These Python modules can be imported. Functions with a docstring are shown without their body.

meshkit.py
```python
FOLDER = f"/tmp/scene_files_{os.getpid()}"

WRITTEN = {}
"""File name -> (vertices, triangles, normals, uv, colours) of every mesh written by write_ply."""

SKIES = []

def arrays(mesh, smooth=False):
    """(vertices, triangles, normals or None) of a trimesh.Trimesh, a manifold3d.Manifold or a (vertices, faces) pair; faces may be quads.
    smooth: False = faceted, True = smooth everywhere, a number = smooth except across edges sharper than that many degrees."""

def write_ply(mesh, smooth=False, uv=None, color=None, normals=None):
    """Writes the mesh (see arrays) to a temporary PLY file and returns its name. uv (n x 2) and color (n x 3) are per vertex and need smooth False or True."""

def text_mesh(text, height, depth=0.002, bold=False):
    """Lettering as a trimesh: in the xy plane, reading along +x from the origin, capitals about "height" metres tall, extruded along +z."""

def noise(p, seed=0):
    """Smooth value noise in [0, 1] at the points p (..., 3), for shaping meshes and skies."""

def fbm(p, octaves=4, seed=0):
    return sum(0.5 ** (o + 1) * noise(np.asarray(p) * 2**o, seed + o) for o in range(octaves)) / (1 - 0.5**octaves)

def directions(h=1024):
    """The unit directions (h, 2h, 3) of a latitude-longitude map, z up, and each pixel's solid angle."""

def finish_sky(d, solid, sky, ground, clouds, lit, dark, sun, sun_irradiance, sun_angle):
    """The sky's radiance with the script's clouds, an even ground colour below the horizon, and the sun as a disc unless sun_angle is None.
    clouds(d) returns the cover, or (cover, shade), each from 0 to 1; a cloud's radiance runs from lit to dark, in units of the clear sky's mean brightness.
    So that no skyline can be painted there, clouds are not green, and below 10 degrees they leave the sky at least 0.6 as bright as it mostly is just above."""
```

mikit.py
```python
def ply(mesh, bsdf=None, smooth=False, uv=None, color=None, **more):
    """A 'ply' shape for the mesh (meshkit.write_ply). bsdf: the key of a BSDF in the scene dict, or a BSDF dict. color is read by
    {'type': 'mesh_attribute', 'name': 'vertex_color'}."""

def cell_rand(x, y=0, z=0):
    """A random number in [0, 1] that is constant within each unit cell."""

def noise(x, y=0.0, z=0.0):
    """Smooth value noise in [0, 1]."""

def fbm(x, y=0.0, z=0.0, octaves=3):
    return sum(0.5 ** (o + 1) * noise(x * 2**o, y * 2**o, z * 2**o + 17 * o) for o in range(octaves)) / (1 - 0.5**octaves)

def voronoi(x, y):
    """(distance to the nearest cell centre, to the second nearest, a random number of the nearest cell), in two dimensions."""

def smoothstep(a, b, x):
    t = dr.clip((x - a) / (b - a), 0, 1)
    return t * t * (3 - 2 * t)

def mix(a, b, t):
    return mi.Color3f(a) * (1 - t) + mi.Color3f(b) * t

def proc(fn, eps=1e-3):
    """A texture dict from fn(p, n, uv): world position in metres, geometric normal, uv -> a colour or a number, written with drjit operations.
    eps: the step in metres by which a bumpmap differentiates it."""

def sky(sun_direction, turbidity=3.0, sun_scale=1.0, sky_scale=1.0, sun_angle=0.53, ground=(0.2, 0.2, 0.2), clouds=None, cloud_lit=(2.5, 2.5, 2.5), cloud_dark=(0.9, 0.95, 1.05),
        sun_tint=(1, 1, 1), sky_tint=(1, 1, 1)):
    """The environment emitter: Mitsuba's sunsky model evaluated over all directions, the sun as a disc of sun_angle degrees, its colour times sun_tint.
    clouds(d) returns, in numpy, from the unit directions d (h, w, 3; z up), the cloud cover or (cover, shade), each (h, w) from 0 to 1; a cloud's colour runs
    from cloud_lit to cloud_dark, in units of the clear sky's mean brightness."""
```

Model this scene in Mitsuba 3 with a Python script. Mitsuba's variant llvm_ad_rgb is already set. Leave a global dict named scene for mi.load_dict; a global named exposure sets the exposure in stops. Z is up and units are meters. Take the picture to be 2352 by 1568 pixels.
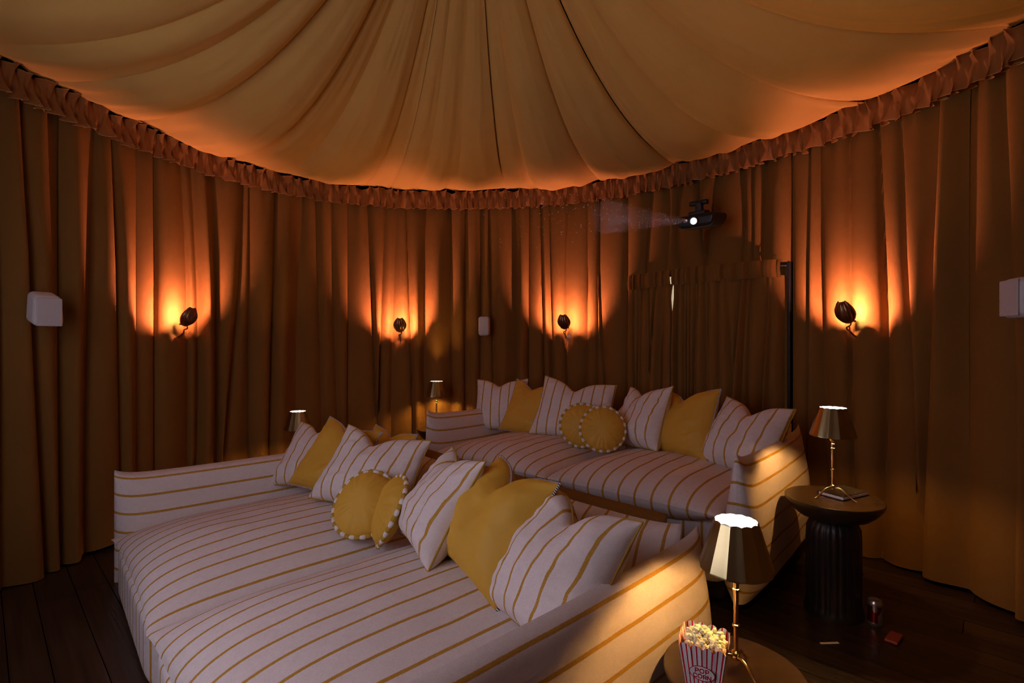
import math, random
import numpy as np
import trimesh
import shapely.geometry as sg
import mitsuba as mi
import drjit as dr
import mikit, meshkit

random.seed(7)
RNG = np.random.default_rng(7)
T = mi.ScalarTransform4f
PI = math.pi
scene, labels = {}, {}

# ------------------------------------------------------------------ camera, light levels, exposure
exposure = 0.0
scene['camera'] = {'type': 'perspective', 'fov': 90.0, 'fov_axis': 'x', 'near_clip': 0.05,
                   'to_world': T().look_at(origin=[0, 0, 1.35], target=[0, 1, 1.35], up=[0, 0, 1])}
LAMP = (1150.0, 545.0, 150.0)          # radiance of the table lamp bulbs
SCONCE = (6500.0, 2250.0, 1750.0)         # radiance of the wall sconce bulbs
PROJECTOR = (5.5, 5.5, 7.2)        # intensity of the projector's beam in the dusty air
SCREEN = (2.15, 1.98, 2.42)             # radiance of the bright picture on the projection screen
DOORLIGHT = (0.5, 0.42, 0.27)         # daylight behind the doorway's pane

# ------------------------------------------------------------------ materials
def rgb(c): return {'type': 'rgb', 'value': list(map(float, c))}
def principled(c, rough=.5, **k):
    d = {'type': 'principled', 'base_color': c if isinstance(c, dict) else rgb(c), 'roughness': rough}
    d.update(k); return {'type': 'twosided', 'bsdf': d}
def diffuse(c): return {'type': 'twosided', 'bsdf': {'type': 'diffuse', 'reflectance': c if isinstance(c, dict) else rgb(c)}}
N, FBM, MIX, SS = mikit.noise, mikit.fbm, mikit.mix, mikit.smoothstep

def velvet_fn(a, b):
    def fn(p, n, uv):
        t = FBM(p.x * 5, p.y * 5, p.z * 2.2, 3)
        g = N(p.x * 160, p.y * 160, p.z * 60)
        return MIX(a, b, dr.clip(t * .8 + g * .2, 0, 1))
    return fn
def stripe_fn(p, n, uv):
    x = uv.x / .098
    d = dr.abs(x - dr.floor(x) - .5) * .098
    wob = (N(uv.x * 700, uv.y * 700) - .5) * .0022
    line = 1 - SS(.0052, .0078, d + wob)
    weave = N(p.x * 420, p.y * 420, p.z * 420)
    slub = FBM(p.x * 60, p.y * 60, p.z * 60, 2)
    cream = MIX((.60, .54, .52), (.74, .68, .655), weave * .6 + slub * .4)
    must = MIX((.40, .22, .035), (.52, .30, .06), weave)
    return MIX(cream, must, line)
def pillow_stripe_fn(p, n, uv):
    x = uv.x / .078
    d = dr.abs(x - dr.floor(x) - .5) * .078
    wob = (N(uv.x * 700, uv.y * 700) - .5) * .0022
    line = 1 - SS(.0042, .0064, d + wob)
    weave = N(p.x * 420, p.y * 420, p.z * 420)
    slub = FBM(p.x * 60, p.y * 60, p.z * 60, 2)
    cream = MIX((.60, .54, .52), (.74, .68, .655), weave * .6 + slub * .4)
    must = MIX((.40, .22, .035), (.52, .30, .06), weave)
    return MIX(cream, must, line)
def cord_fn(p, n, uv):
    x = uv.x / .0085 + uv.y * 1.0
    return MIX((.02, .018, .018), (.62, .58, .56), SS(.35, .5, dr.abs(x - dr.floor(x) - .5) * 2))
def wood_fn(a, b):
    def fn(p, n, uv):
        u = p.x * .722 - p.y * .692
        v = p.x * .692 + p.y * .722
        g = FBM(u * 2.2, v * 46, 3.0, 3)
        s = FBM(u * 3, v * 3, 9.0, 2)
        return MIX(a, b, dr.clip(g * .7 + s * .4, 0, 1))
    return fn
def wood_rough(p, n, uv):
    u = p.x * .722 - p.y * .692
    v = p.x * .692 + p.y * .722
    return .20 + .22 * FBM(u * 4, v * 55, 1.0, 3)
def wood_bump(p, n, uv):
    u = p.x * .722 - p.y * .692
    v = p.x * .692 + p.y * .722
    return FBM(u * 5, v * 120, 1.0, 2) * .0012
def table_fn(p, n, uv):
    g = FBM(p.x * 4, p.y * 40, p.z * 4, 3)
    return MIX((.017, .011, .006), (.040, .024, .012), g)
def box_stripe_fn(p, n, uv):
    x = uv.x / .0135
    d = dr.abs(x - dr.floor(x) - .5)
    return MIX((.72, .70, .68), (.52, .015, .04), 1 - SS(.13, .17, d))
def ruffle_fn(p, n, uv):
    t = FBM(p.x * 7, p.y * 7, p.z * 7, 2)
    base = MIX((.22, .10, .03), (.29, .135, .04), t)
    return MIX(base, (.50, .28, .10), SS(.955, .975, dr.abs(uv.y)))
def can_fn(p, n, uv):
    z = uv.y
    k = SS(.022, .024, z) * (1 - SS(.098, .1, z)) * SS(.42, .45, N(uv.x * 2.2, z * 22, 3))
    return MIX((.55, .55, .57), (.28, .02, .02), k)

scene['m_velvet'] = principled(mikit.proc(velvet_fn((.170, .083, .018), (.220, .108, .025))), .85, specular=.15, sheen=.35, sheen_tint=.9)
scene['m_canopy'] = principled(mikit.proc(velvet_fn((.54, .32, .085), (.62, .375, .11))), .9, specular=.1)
scene['m_ruffle'] = principled(mikit.proc(ruffle_fn), .8, specular=.15, sheen=.3)
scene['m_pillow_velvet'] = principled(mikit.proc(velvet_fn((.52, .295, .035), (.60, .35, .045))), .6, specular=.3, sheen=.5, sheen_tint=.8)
scene['m_stripe'] = diffuse(mikit.proc(stripe_fn))
scene['m_pillow_stripe'] = diffuse(mikit.proc(pillow_stripe_fn))
scene['m_cord'] = diffuse(mikit.proc(cord_fn))
scene['m_piping'] = diffuse((.42, .27, .05))
scene['m_beads'] = diffuse({'type': 'mesh_attribute', 'name': 'vertex_color'})
for i, (a, b) in enumerate([((.011, .007, .005), (.042, .024, .014)), ((.013, .008, .006), (.050, .028, .016)), ((.009, .006, .005), (.033, .020, .013))]):
    scene[f'm_plank{i}'] = {'type': 'bumpmap', 'arbitrary': mikit.proc(wood_bump), 'scale': 1.0,
                            'bsdf': {'type': 'principled', 'base_color': mikit.proc(wood_fn(a, b)), 'roughness': mikit.proc(wood_rough), 'specular': .45}}
scene['m_table'] = principled(mikit.proc(table_fn), .3, specular=.5)
scene['m_tablebase'] = principled((.010, .009, .009), .38, specular=.35)
scene['m_brass'] = {'type': 'twosided', 'bsdf': {'type': 'principled', 'base_color': rgb((.74, .50, .24)), 'metallic': 1.0, 'roughness': .27}}
scene['m_shade'] = {'type': 'twosided', 'bsdf': {'type': 'principled', 'base_color': rgb((.52, .44, .22)), 'metallic': 1.0, 'roughness': .26}}
scene['m_liner'] = diffuse((.85, .82, .74))
scene['m_bronze'] = {'type': 'twosided', 'bsdf': {'type': 'principled', 'base_color': rgb((.22, .11, .055)), 'metallic': .85, 'roughness': .32}}
scene['m_black'] = principled((.012, .012, .013), .4, specular=.4)
scene['m_dark'] = diffuse((.012, .010, .009))
scene['m_white'] = principled((.62, .60, .62), .45, specular=.3)
scene['m_grille'] = principled((.50, .49, .51), .7)
scene['m_screen'] = diffuse((.86, .86, .86))
scene['m_paper'] = diffuse((.74, .72, .70))
scene['m_boxstripe'] = diffuse(mikit.proc(box_stripe_fn))
scene['m_red'] = diffuse((.40, .012, .035))
scene['m_popcorn'] = diffuse((.88, .80, .55))
scene['m_can'] = {'type': 'twosided', 'bsdf': {'type': 'principled', 'base_color': mikit.proc(can_fn), 'metallic': .9, 'roughness': .25}}
scene['m_packet'] = principled((.30, .05, .03), .4)
scene['m_door'] = diffuse((.7, .65, .55))
scene['m_mote'] = diffuse((.8, .8, .8))

# ------------------------------------------------------------------ mesh helpers
def grid_faces(nu, nv, wrap=False):
    i, j = np.meshgrid(np.arange(nu if wrap else nu - 1), np.arange(nv - 1), indexing='ij')
    a = i * nv + j; b = ((i + 1) % nu) * nv + j
    return np.stack([a, b, b + 1, a + 1], -1).reshape(-1, 4)
def tri(f):
    f = np.asarray(f)
    return np.vstack([f[:, [0, 1, 2]], f[:, [0, 2, 3]]]) if f.shape[1] == 4 else f
class MB:                                            # collects pieces of ONE part, with optional uv and colour
    def __init__(s): s.v, s.f, s.uv, s.c, s.n = [], [], [], [], 0
    def add(s, v, f, uv=None, c=None):
        v = np.asarray(v, float).reshape(-1, 3)
        s.v.append(v); s.f.append(tri(f) + s.n); s.n += len(v)
        s.uv.append(np.zeros((len(v), 2)) if uv is None else np.asarray(uv).reshape(-1, 2))
        s.c.append(np.zeros((len(v), 3)) + (c if c is not None else .5))
        return s
    def mesh(s, m):
        return s.add(np.array(m.vertices), np.array(m.faces))
    def grid(s, P, uv=None, wrap=False):
        return s.add(P.reshape(-1, 3), grid_faces(P.shape[0], P.shape[1], wrap), uv)
    def arrays(s): return np.vstack(s.v), np.vstack(s.f), np.vstack(s.uv), np.vstack(s.c)
def put(key, mb, bsdf, smooth=True, M=None, label=None, cat=None, group=None, kind=None, color=False, emit=None, weight=1.0):
    """One entry of the scene (a thing or a part) from an MB or a trimesh, moved by the 4x4 matrix M."""
    if isinstance(mb, MB):
        v, f, uv, c = mb.arrays()
    else:
        v, f = np.array(mb.vertices), np.array(mb.faces); uv = c = None
    if M is not None:
        v = v @ M[:3, :3].T + M[:3, 3]
        if np.linalg.det(M[:3, :3]) < 0: f = f[:, ::-1]
    keep = smooth is True or smooth is False
    more = {}
    if emit is not None: more['emitter'] = {'type': 'area', 'radiance': rgb(emit), 'sampling_weight': weight}
    scene[key] = mikit.ply(trimesh.Trimesh(v, f, process=False), bsdf, smooth=smooth, uv=uv if keep else None, color=c if (color and keep) else None, **more)
    tag(key, label, cat, group, kind)
    return key
def tag(key, label=None, cat=None, group=None, kind=None):
    d = {k: x for k, x in (('label', label), ('category', cat), ('group', group), ('kind', kind)) if x}
    if d: labels[key] = {**labels.get(key, {}), **d}
def bulb(key, center, r, radiance, M, weight):
    c = (M @ np.r_[center, 1])[:3]
    scene[key] = {'type': 'sphere', 'center': c.tolist(), 'radius': r, 'bsdf': {'type': 'ref', 'id': 'm_liner'},
                  'emitter': {'type': 'area', 'radiance': rgb(radiance), 'sampling_weight': weight}}
COUNT = {}
def numbered(name):
    n = COUNT.get(name, 0); COUNT[name] = n + 1
    return name if n == 0 else f'{name}_{n:03d}'
def frame(origin, yaw=0.0):                          # matrix: x axis at angle yaw (radians), z up
    c, s = math.cos(yaw), math.sin(yaw)
    return np.array([[c, -s, 0, origin[0]], [s, c, 0, origin[1]], [0, 0, 1, origin[2]], [0, 0, 0, 1.0]])
def axes(origin, X, Y, Z):
    M = np.eye(4); M[:3, 0], M[:3, 1], M[:3, 2], M[:3, 3] = X, Y, Z, origin; return M
def unit(a): a = np.asarray(a, float); return a / np.linalg.norm(a)
def lathe(profile, n=48, wob=None):
    pr = np.asarray(profile, float)
    ph = np.linspace(0, 2 * PI, n, endpoint=False)
    R = np.repeat(pr[None, :, 0], n, 0)
    if wob is not None: R = R * wob(ph[:, None], pr[None, :, 1])
    P = np.stack([R * np.cos(ph)[:, None], R * np.sin(ph)[:, None], np.repeat(pr[None, :, 1], n, 0)], -1)
    uv = np.stack(np.broadcast_arrays(ph[:, None], pr[None, :, 1]), -1)
    return P, uv
def tube(path, r, n=8, closed=False, uvs=1.0):
    p = np.asarray(path, float); m = len(p)
    r = np.broadcast_to(np.asarray(r, float), (m,))
    t = (np.roll(p, -1, 0) - np.roll(p, 1, 0)) if closed else np.gradient(p, axis=0)
    t = t / np.maximum(np.linalg.norm(t, axis=1, keepdims=True), 1e-9)
    ref = np.array([0, 0, 1.0]) if abs(t[0][2]) < .9 else np.array([1.0, 0, 0])
    a = unit(np.cross(t[0], ref)); A = []
    for k in range(m):
        a = unit(a - t[k] * (a @ t[k])); A.append(a)
    A = np.array(A); B = np.cross(t, A)
    ph = np.linspace(0, 2 * PI, n + 1)
    P = p[:, None] + r[:, None, None] * (A[:, None] * np.cos(ph)[None, :, None] + B[:, None] * np.sin(ph)[None, :, None])
    L = np.r_[0, np.cumsum(np.linalg.norm(np.diff(p, axis=0), axis=1))]
    uv = np.stack(np.broadcast_arrays(L[:, None] * uvs, ph[None] / (2 * PI)), -1)
    return P, uv
def add_tube(mb, path, r, n=8, closed=False, cap=True):
    P, uv = tube(path, r, n, closed)
    mb.grid(P, uv, wrap=closed)
    if not closed and cap:
        for e, flip in ((0, 1), (-1, 0)):
            c = P[e].mean(0); k = P.shape[1]
            f = [[0, i + 1, i + 2] if flip else [0, i + 2, i + 1] for i in range(k - 1)]
            mb.add(np.vstack([c, P[e]]), f, np.tile(uv[e, :1], (k + 1, 1)))
    return mb
def rbox(w, d, h, r=.01, seg=4):
    """Rounded box centred on the origin."""
    import manifold3d as m3
    s = m3.Manifold.sphere(r, seg * 4)
    return m3.Manifold.batch_hull([s.translate((x * (w / 2 - r), y * (d / 2 - r), z * (h / 2 - r))) for x in (-1, 1) for y in (-1, 1) for z in (-1, 1)])
def mani(m):
    a = m.to_mesh(); return trimesh.Trimesh(a.vert_properties[:, :3], a.tri_verts, process=False)
def spline(pts, n=40):
    from scipy.interpolate import CubicSpline
    p = np.asarray(pts, float); t = np.r_[0, np.cumsum(np.linalg.norm(np.diff(p, axis=0), axis=1))]
    return CubicSpline(t, p)(np.linspace(0, t[-1], n))
def ball(c, r, sub=2):
    m = trimesh.creation.icosphere(sub, r); m.apply_translation(c); return m

# ------------------------------------------------------------------ the room: plan of the round tent
CX, CY = -.25, 2.59
RC = [2.7501, -.0063, -.2011, -.1289, -.061, .0534, .0606, .0423, .0298, .037, -.048]
def rad(t):
    return RC[0] + sum(RC[2 * k - 1] * np.cos(k * t) + RC[2 * k] * np.sin(k * t) for k in range(1, 6))
def plan(t, off=0.0):
    r = rad(t) - off
    return np.stack([CX + r * np.cos(t), CY + r * np.sin(t)], -1)
def wall_frame(deg, off, z):
    """Point `off` inside the wall at an angle, with the inward normal n and the tangent t (towards the right seen from inside)."""
    a = math.radians(deg)
    p = plan(np.array([a - .002, a, a + .002]), off)
    t = unit(np.r_[p[0] - p[2], 0]); n = np.array([t[1], -t[0], 0])
    if n @ np.r_[CX - p[1][0], CY - p[1][1], 0] < 0: n = -n
    return np.r_[p[1], z], n, t

th = np.linspace(0, 2 * PI, 181)[:-1]
room_poly = sg.Polygon(plan(th, -.16))
def shell(z0, z1, off):
    P = np.stack([np.c_[plan(th, off), np.full(len(th), z)] for z in (z0, z1)], 1)
    return MB().grid(P, wrap=True)
put('wall_round', shell(-.05, 4.75, -.14), 'm_dark', kind='structure', label='dark outer wall of the round tent behind the curtains')
roof = trimesh.creation.extrude_polygon(room_poly, .05, engine='earcut'); roof.apply_translation((0, 0, 4.7))
put('ceiling_outer', roof, 'm_dark', smooth=False, kind='structure', label='dark roof above the fabric canopy')
slab = trimesh.creation.extrude_polygon(room_poly, .06, engine='earcut'); slab.apply_translation((0, 0, -.084))
put('floor', slab, 'm_dark', smooth=False, kind='structure', label='dark stained timber floor of wide planks')
# planks run along the sofas; joints between them are open
uf, vf = np.array([.722, -.692]), np.array([.692, .722])
row, k = -4.6, 0
prng = random.Random(3)
inner = sg.Polygon(plan(th, -.10))
while row < 4.6:
    wd = prng.choice([.125, .14, .155])
    x = -4.6 - prng.random() * 2
    while x < 4.6:
        ln = prng.uniform(1.5, 2.6)
        c = np.array([CX, CY])
        q = [c + uf * (x + .0015) + vf * (row + .002), c + uf * (x + ln - .0015) + vf * (row + .002), c + uf * (x + ln - .0015) + vf * (row + wd - .002), c + uf * (x + .0015) + vf * (row + wd - .002)]
        g = sg.Polygon(q).intersection(inner)
        if not g.is_empty and g.area > .01 and g.geom_type == 'Polygon':
            g = g.simplify(.01)
            m = trimesh.creation.extrude_polygon(g, .022, engine='earcut'); m.apply_translation((0, 0, -.022 - prng.random() * .0012))
            put('floor__plank' + (f'_{k:03d}' if k else ''), m, f'm_plank{prng.randrange(3)}', smooth=False)
            k += 1
        x += ln
    row += wd

# ------------------------------------------------------------------ velvet curtains
ZT, ZB = 2.79, .015
def fold_edges(a0, a1, rng, wmin, wmax, R=2.75):
    e = [a0]
    while e[-1] < a1: e.append(e[-1] + rng.uniform(wmin, wmax) / R)
    e = np.array(e); return a0 + (e - a0) * (a1 - a0) / (e[-1] - a0)
def curtain_surface(a0, a1, z0, z1, rng, off=.02, step=.0065, wmin=.09, wmax=.27, amp=1.0, rows=26, offset_fn=None, top_fine=True, edge=None):
    """a0<a1 in degrees; folds between a0 and a1. Returns an MB."""
    a0, a1 = math.radians(a0), math.radians(a1)
    E = fold_edges(a0, a1, rng, wmin, wmax); nf = len(E) - 1
    ex = rng.uniform(.42, 1.0, nf); sk = np.exp(rng.uniform(-.55, .55, nf)); am = rng.uniform(.55, 1.1, nf)
    sh = np.r_[0, rng.normal(0, .016, nf - 1), 0] if nf > 1 else np.zeros(2)
    sh2 = np.r_[0, rng.normal(0, .010, nf - 1), 0] if nf > 1 else np.zeros(2)
    wdt = np.diff(E) * 2.75
    n = max(8, int((a1 - a0) * 2.75 / step)); s = np.linspace(a0, a1, n)
    zs = np.r_[np.linspace(z1, z1 - .35, 7)[:-1], np.linspace(z1 - .35, z0, rows)]
    P = np.zeros((n, len(zs), 3)); UV = np.zeros((n, len(zs), 2))
    ph0 = rng.uniform(0, 10)
    for j, z in enumerate(zs):
        q = (z1 - z) / max(z1 - z0, .5)
        e = E + sh * q * 1.4 + sh2 * np.sin(3 * q + np.arange(nf + 1))
        e = np.maximum.accumulate(e); e[0], e[-1] = a0, a1
        i = np.clip(np.searchsorted(e, s, 'right') - 1, 0, nf - 1)
        p = np.clip((s - e[i]) / np.maximum(e[i + 1] - e[i], 1e-5), 0, 1)
        b = np.sin(PI * p ** sk[i]) ** ex[i]
        d = am[i] * np.minimum(.40 * wdt[i] + .02, .12) * b * (.55 + .45 * min(1, q * 3)) * amp
        d += .010 * amp * (meshkit.noise(np.stack([s * 26 + ph0, np.full(n, q * 2.0), np.zeros(n)], -1), 5) - .5)
        if top_fine:
            w = math.exp(-q * 14)
            d += w * .012 * np.sin(s * 2.75 / .042 + 2 * np.sin(s * 40)) * amp
        o = off + d + (0 if offset_fn is None else offset_fn(s))
        sj = s
        if edge is not None:
            ea = a0 if edge < 0 else a1
            op = .0065 * math.exp(-((z - 1.72) / .10) ** 2)
            sj = s - edge * op * np.exp(-np.abs(s - ea) / .03)
        zz = z + (0 if j < len(zs) - 1 else .012 * np.sin(s * 17 + ph0))
        P[:, j, :2] = plan(sj, o); P[:, j, 2] = zz
        UV[:, j, 0] = s * 2.75; UV[:, j, 1] = z
    return MB().grid(P, UV)
DR = [(168.9, 186, 'mustard velvet drape behind the leftmost white speaker'),
      (157.5, 168.9, 'narrow mustard velvet drape hanging left of the leftmost shell sconce'),
      (138.0, 157.5, 'mustard velvet drape glowing around the leftmost shell sconce'),
      (119.5, 138.0, 'mustard velvet drape between the two left sconces, behind the small lamp beside the front sofa'),
      (98.0, 119.5, 'mustard velvet drape glowing around the second shell sconce from the left'),
      (80.5, 98.0, 'mustard velvet drape behind the small white speaker in the middle'),
      (58.3, 80.5, 'mustard velvet drape glowing around the third sconce, left of the doorway'),
      (2.98, 25.7, 'mustard velvet drape glowing around the rightmost shell sconce'),
      (-30, 2.98, 'mustard velvet drape behind the white speaker at the right edge')]
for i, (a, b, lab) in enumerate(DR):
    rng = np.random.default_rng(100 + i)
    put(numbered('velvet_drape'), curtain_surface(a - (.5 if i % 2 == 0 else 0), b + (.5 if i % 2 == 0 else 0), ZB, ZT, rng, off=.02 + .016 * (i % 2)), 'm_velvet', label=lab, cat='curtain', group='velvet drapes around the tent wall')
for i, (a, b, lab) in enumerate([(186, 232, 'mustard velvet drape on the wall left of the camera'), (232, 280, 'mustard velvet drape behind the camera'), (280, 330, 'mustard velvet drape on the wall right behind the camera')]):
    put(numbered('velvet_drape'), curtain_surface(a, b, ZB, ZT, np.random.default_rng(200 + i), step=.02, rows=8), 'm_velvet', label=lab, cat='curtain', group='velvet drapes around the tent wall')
# short drape over the doorway, ending at the door rod
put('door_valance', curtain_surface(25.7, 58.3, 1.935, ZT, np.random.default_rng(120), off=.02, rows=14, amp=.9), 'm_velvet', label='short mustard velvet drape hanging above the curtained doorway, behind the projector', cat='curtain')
# doorway: bowed rod, gathered curtains on it, a pale glazed door behind
A0, A1, ZR = math.radians(26.3), math.radians(58.0), 1.90
def bow(s):
    p = np.clip((s - A0) / (A1 - A0), 0, 1)
    return .07 + .16 * np.sin(PI * p ** .85) ** .9
def door_curtain(d0, d1, seed, edge):
    rng = np.random.default_rng(seed)
    body = curtain_surface(d0, d1, ZB + .02, ZR - .07, rng, off=-.01, wmin=.04, wmax=.095, amp=1.35, offset_fn=bow, rows=24, edge=edge)
    return body
def heading(d0, d1, seed):
    s = np.linspace(math.radians(d0), math.radians(d1), 420); rng = np.random.default_rng(seed)
    zs = np.linspace(ZR + .045, ZR - .085, 9); P = np.zeros((len(s), 9, 3))
    g = meshkit.noise(np.stack([s * 110, s * 0, s * 0], -1), seed)
    for j, z in enumerate(zs):
        bulge = .016 * math.sin(PI * (j + .5) / 9)
        o = bow(s) + .020 + bulge + .03 * (g - .5) + .010 * np.sin(s * 190 + 5 * g)
        P[:, j, :2] = plan(s, o); P[:, j, 2] = z + .006 * (meshkit.noise(np.stack([s * 60, s * 0 + z * 9, s * 0], -1), seed + 1) - .5)
    return MB().grid(P)
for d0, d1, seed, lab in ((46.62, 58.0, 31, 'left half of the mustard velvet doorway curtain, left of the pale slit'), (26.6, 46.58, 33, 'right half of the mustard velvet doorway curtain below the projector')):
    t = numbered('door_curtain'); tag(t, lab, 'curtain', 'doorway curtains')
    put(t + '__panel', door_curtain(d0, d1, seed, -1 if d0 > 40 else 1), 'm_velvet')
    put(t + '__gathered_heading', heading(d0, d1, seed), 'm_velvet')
s = np.linspace(A0, A1, 60)
put('curtain_rod', add_tube(MB(), np.c_[plan(s, bow(s) + .0), np.full(60, ZR)], .009), 'm_black', label='black bowed curtain rod over the doorway', cat='curtain rod')
p, n, t = wall_frame(26.0, .05, 0)
put('door_post', mani(rbox(.022, .05, ZR + .02, .004)), 'm_black', smooth=30, M=axes(p + np.array([0, 0, (ZR + .02) / 2]), t, n, [0, 0, 1]), label='black post at the right end of the doorway curtain', cat='post')
p, n, t = wall_frame(42.5, -.03, 0)
Md = axes(p, t, n, [0, 0, 1])
b = mani(rbox(1.36, .03, 2.04, .004)); b.apply_translation((0, 0, 1.02))
put('door_1', b, 'm_door', smooth=30, M=Md, kind='structure', label='pale door behind the doorway curtain')
pane = trimesh.creation.box((1.1, .004, 1.75)); pane.apply_translation((0, .018, 1.05))
put('door_1__pane', pane, 'm_door', smooth=False, M=Md, emit=DOORLIGHT, weight=.5, label='pane lit by daylight')

# ------------------------------------------------------------------ ruffled trim along the top of the curtains
def ruffle():
    n = 4200; s = np.linspace(0, 2 * PI, n, endpoint=False); arc = s * 2.75; Lr = 2 * PI * 2.75
    w = np.array([-1, -.965, -.88, -.74, -.55, -.35, -.15, 0, .15, .35, .55, .74, .88, .965, 1.0])
    def warp(seed, waves):                            # a phase that closes on itself and runs unevenly
        r = np.random.default_rng(seed); f = waves * s
        for k in (11, 23, 37, 53): f = f + r.uniform(.5, 1.3) * np.sin(k * s + r.uniform(0, 6))
        return f
    pl, pu, fine = warp(1, 205), warp(2, 178), warp(3, 560)
    def tile(seed, k): return .5 + .25 * sum(np.sin(m * s + np.random.default_rng(seed + m).uniform(0, 6)) for m in (k, int(k * 1.7), int(k * 2.9))) / 1.2
    P = np.zeros((n, len(w), 3)); UV = np.zeros((n, len(w), 2))
    for j, v in enumerate(w):
        a = abs(v); f = pl if v < 0 else pu
        am = (.030 + .024 * tile(5, 41)) * a ** 1.3
        o = .132 + am * np.sin(f) + (.0035 + .004 * a) * np.sin(fine) * (1 - .6 * a)
        tang = a ** 1.6 * (.017 * np.sin(2 * f + .9) + .012 * np.sin(f * .5 + 1))
        P[:, j, :2] = plan(s + tang / 2.75, o)
        hgt = (.084 + .016 * tile(9, 29)) if v < 0 else (.066 + .030 * tile(13, 33))
        P[:, j, 2] = 2.757 + v * hgt + a ** 2 * (.009 * np.cos(f + .5) + .004 * np.sin(fine * .5))
        UV[:, j, 0] = arc; UV[:, j, 1] = v
    return MB().grid(P, UV, wrap=True)
put('trim_1', ruffle(), 'm_ruffle', kind='structure', label='ruffled mustard velvet frill along the top of the curtains')

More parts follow.
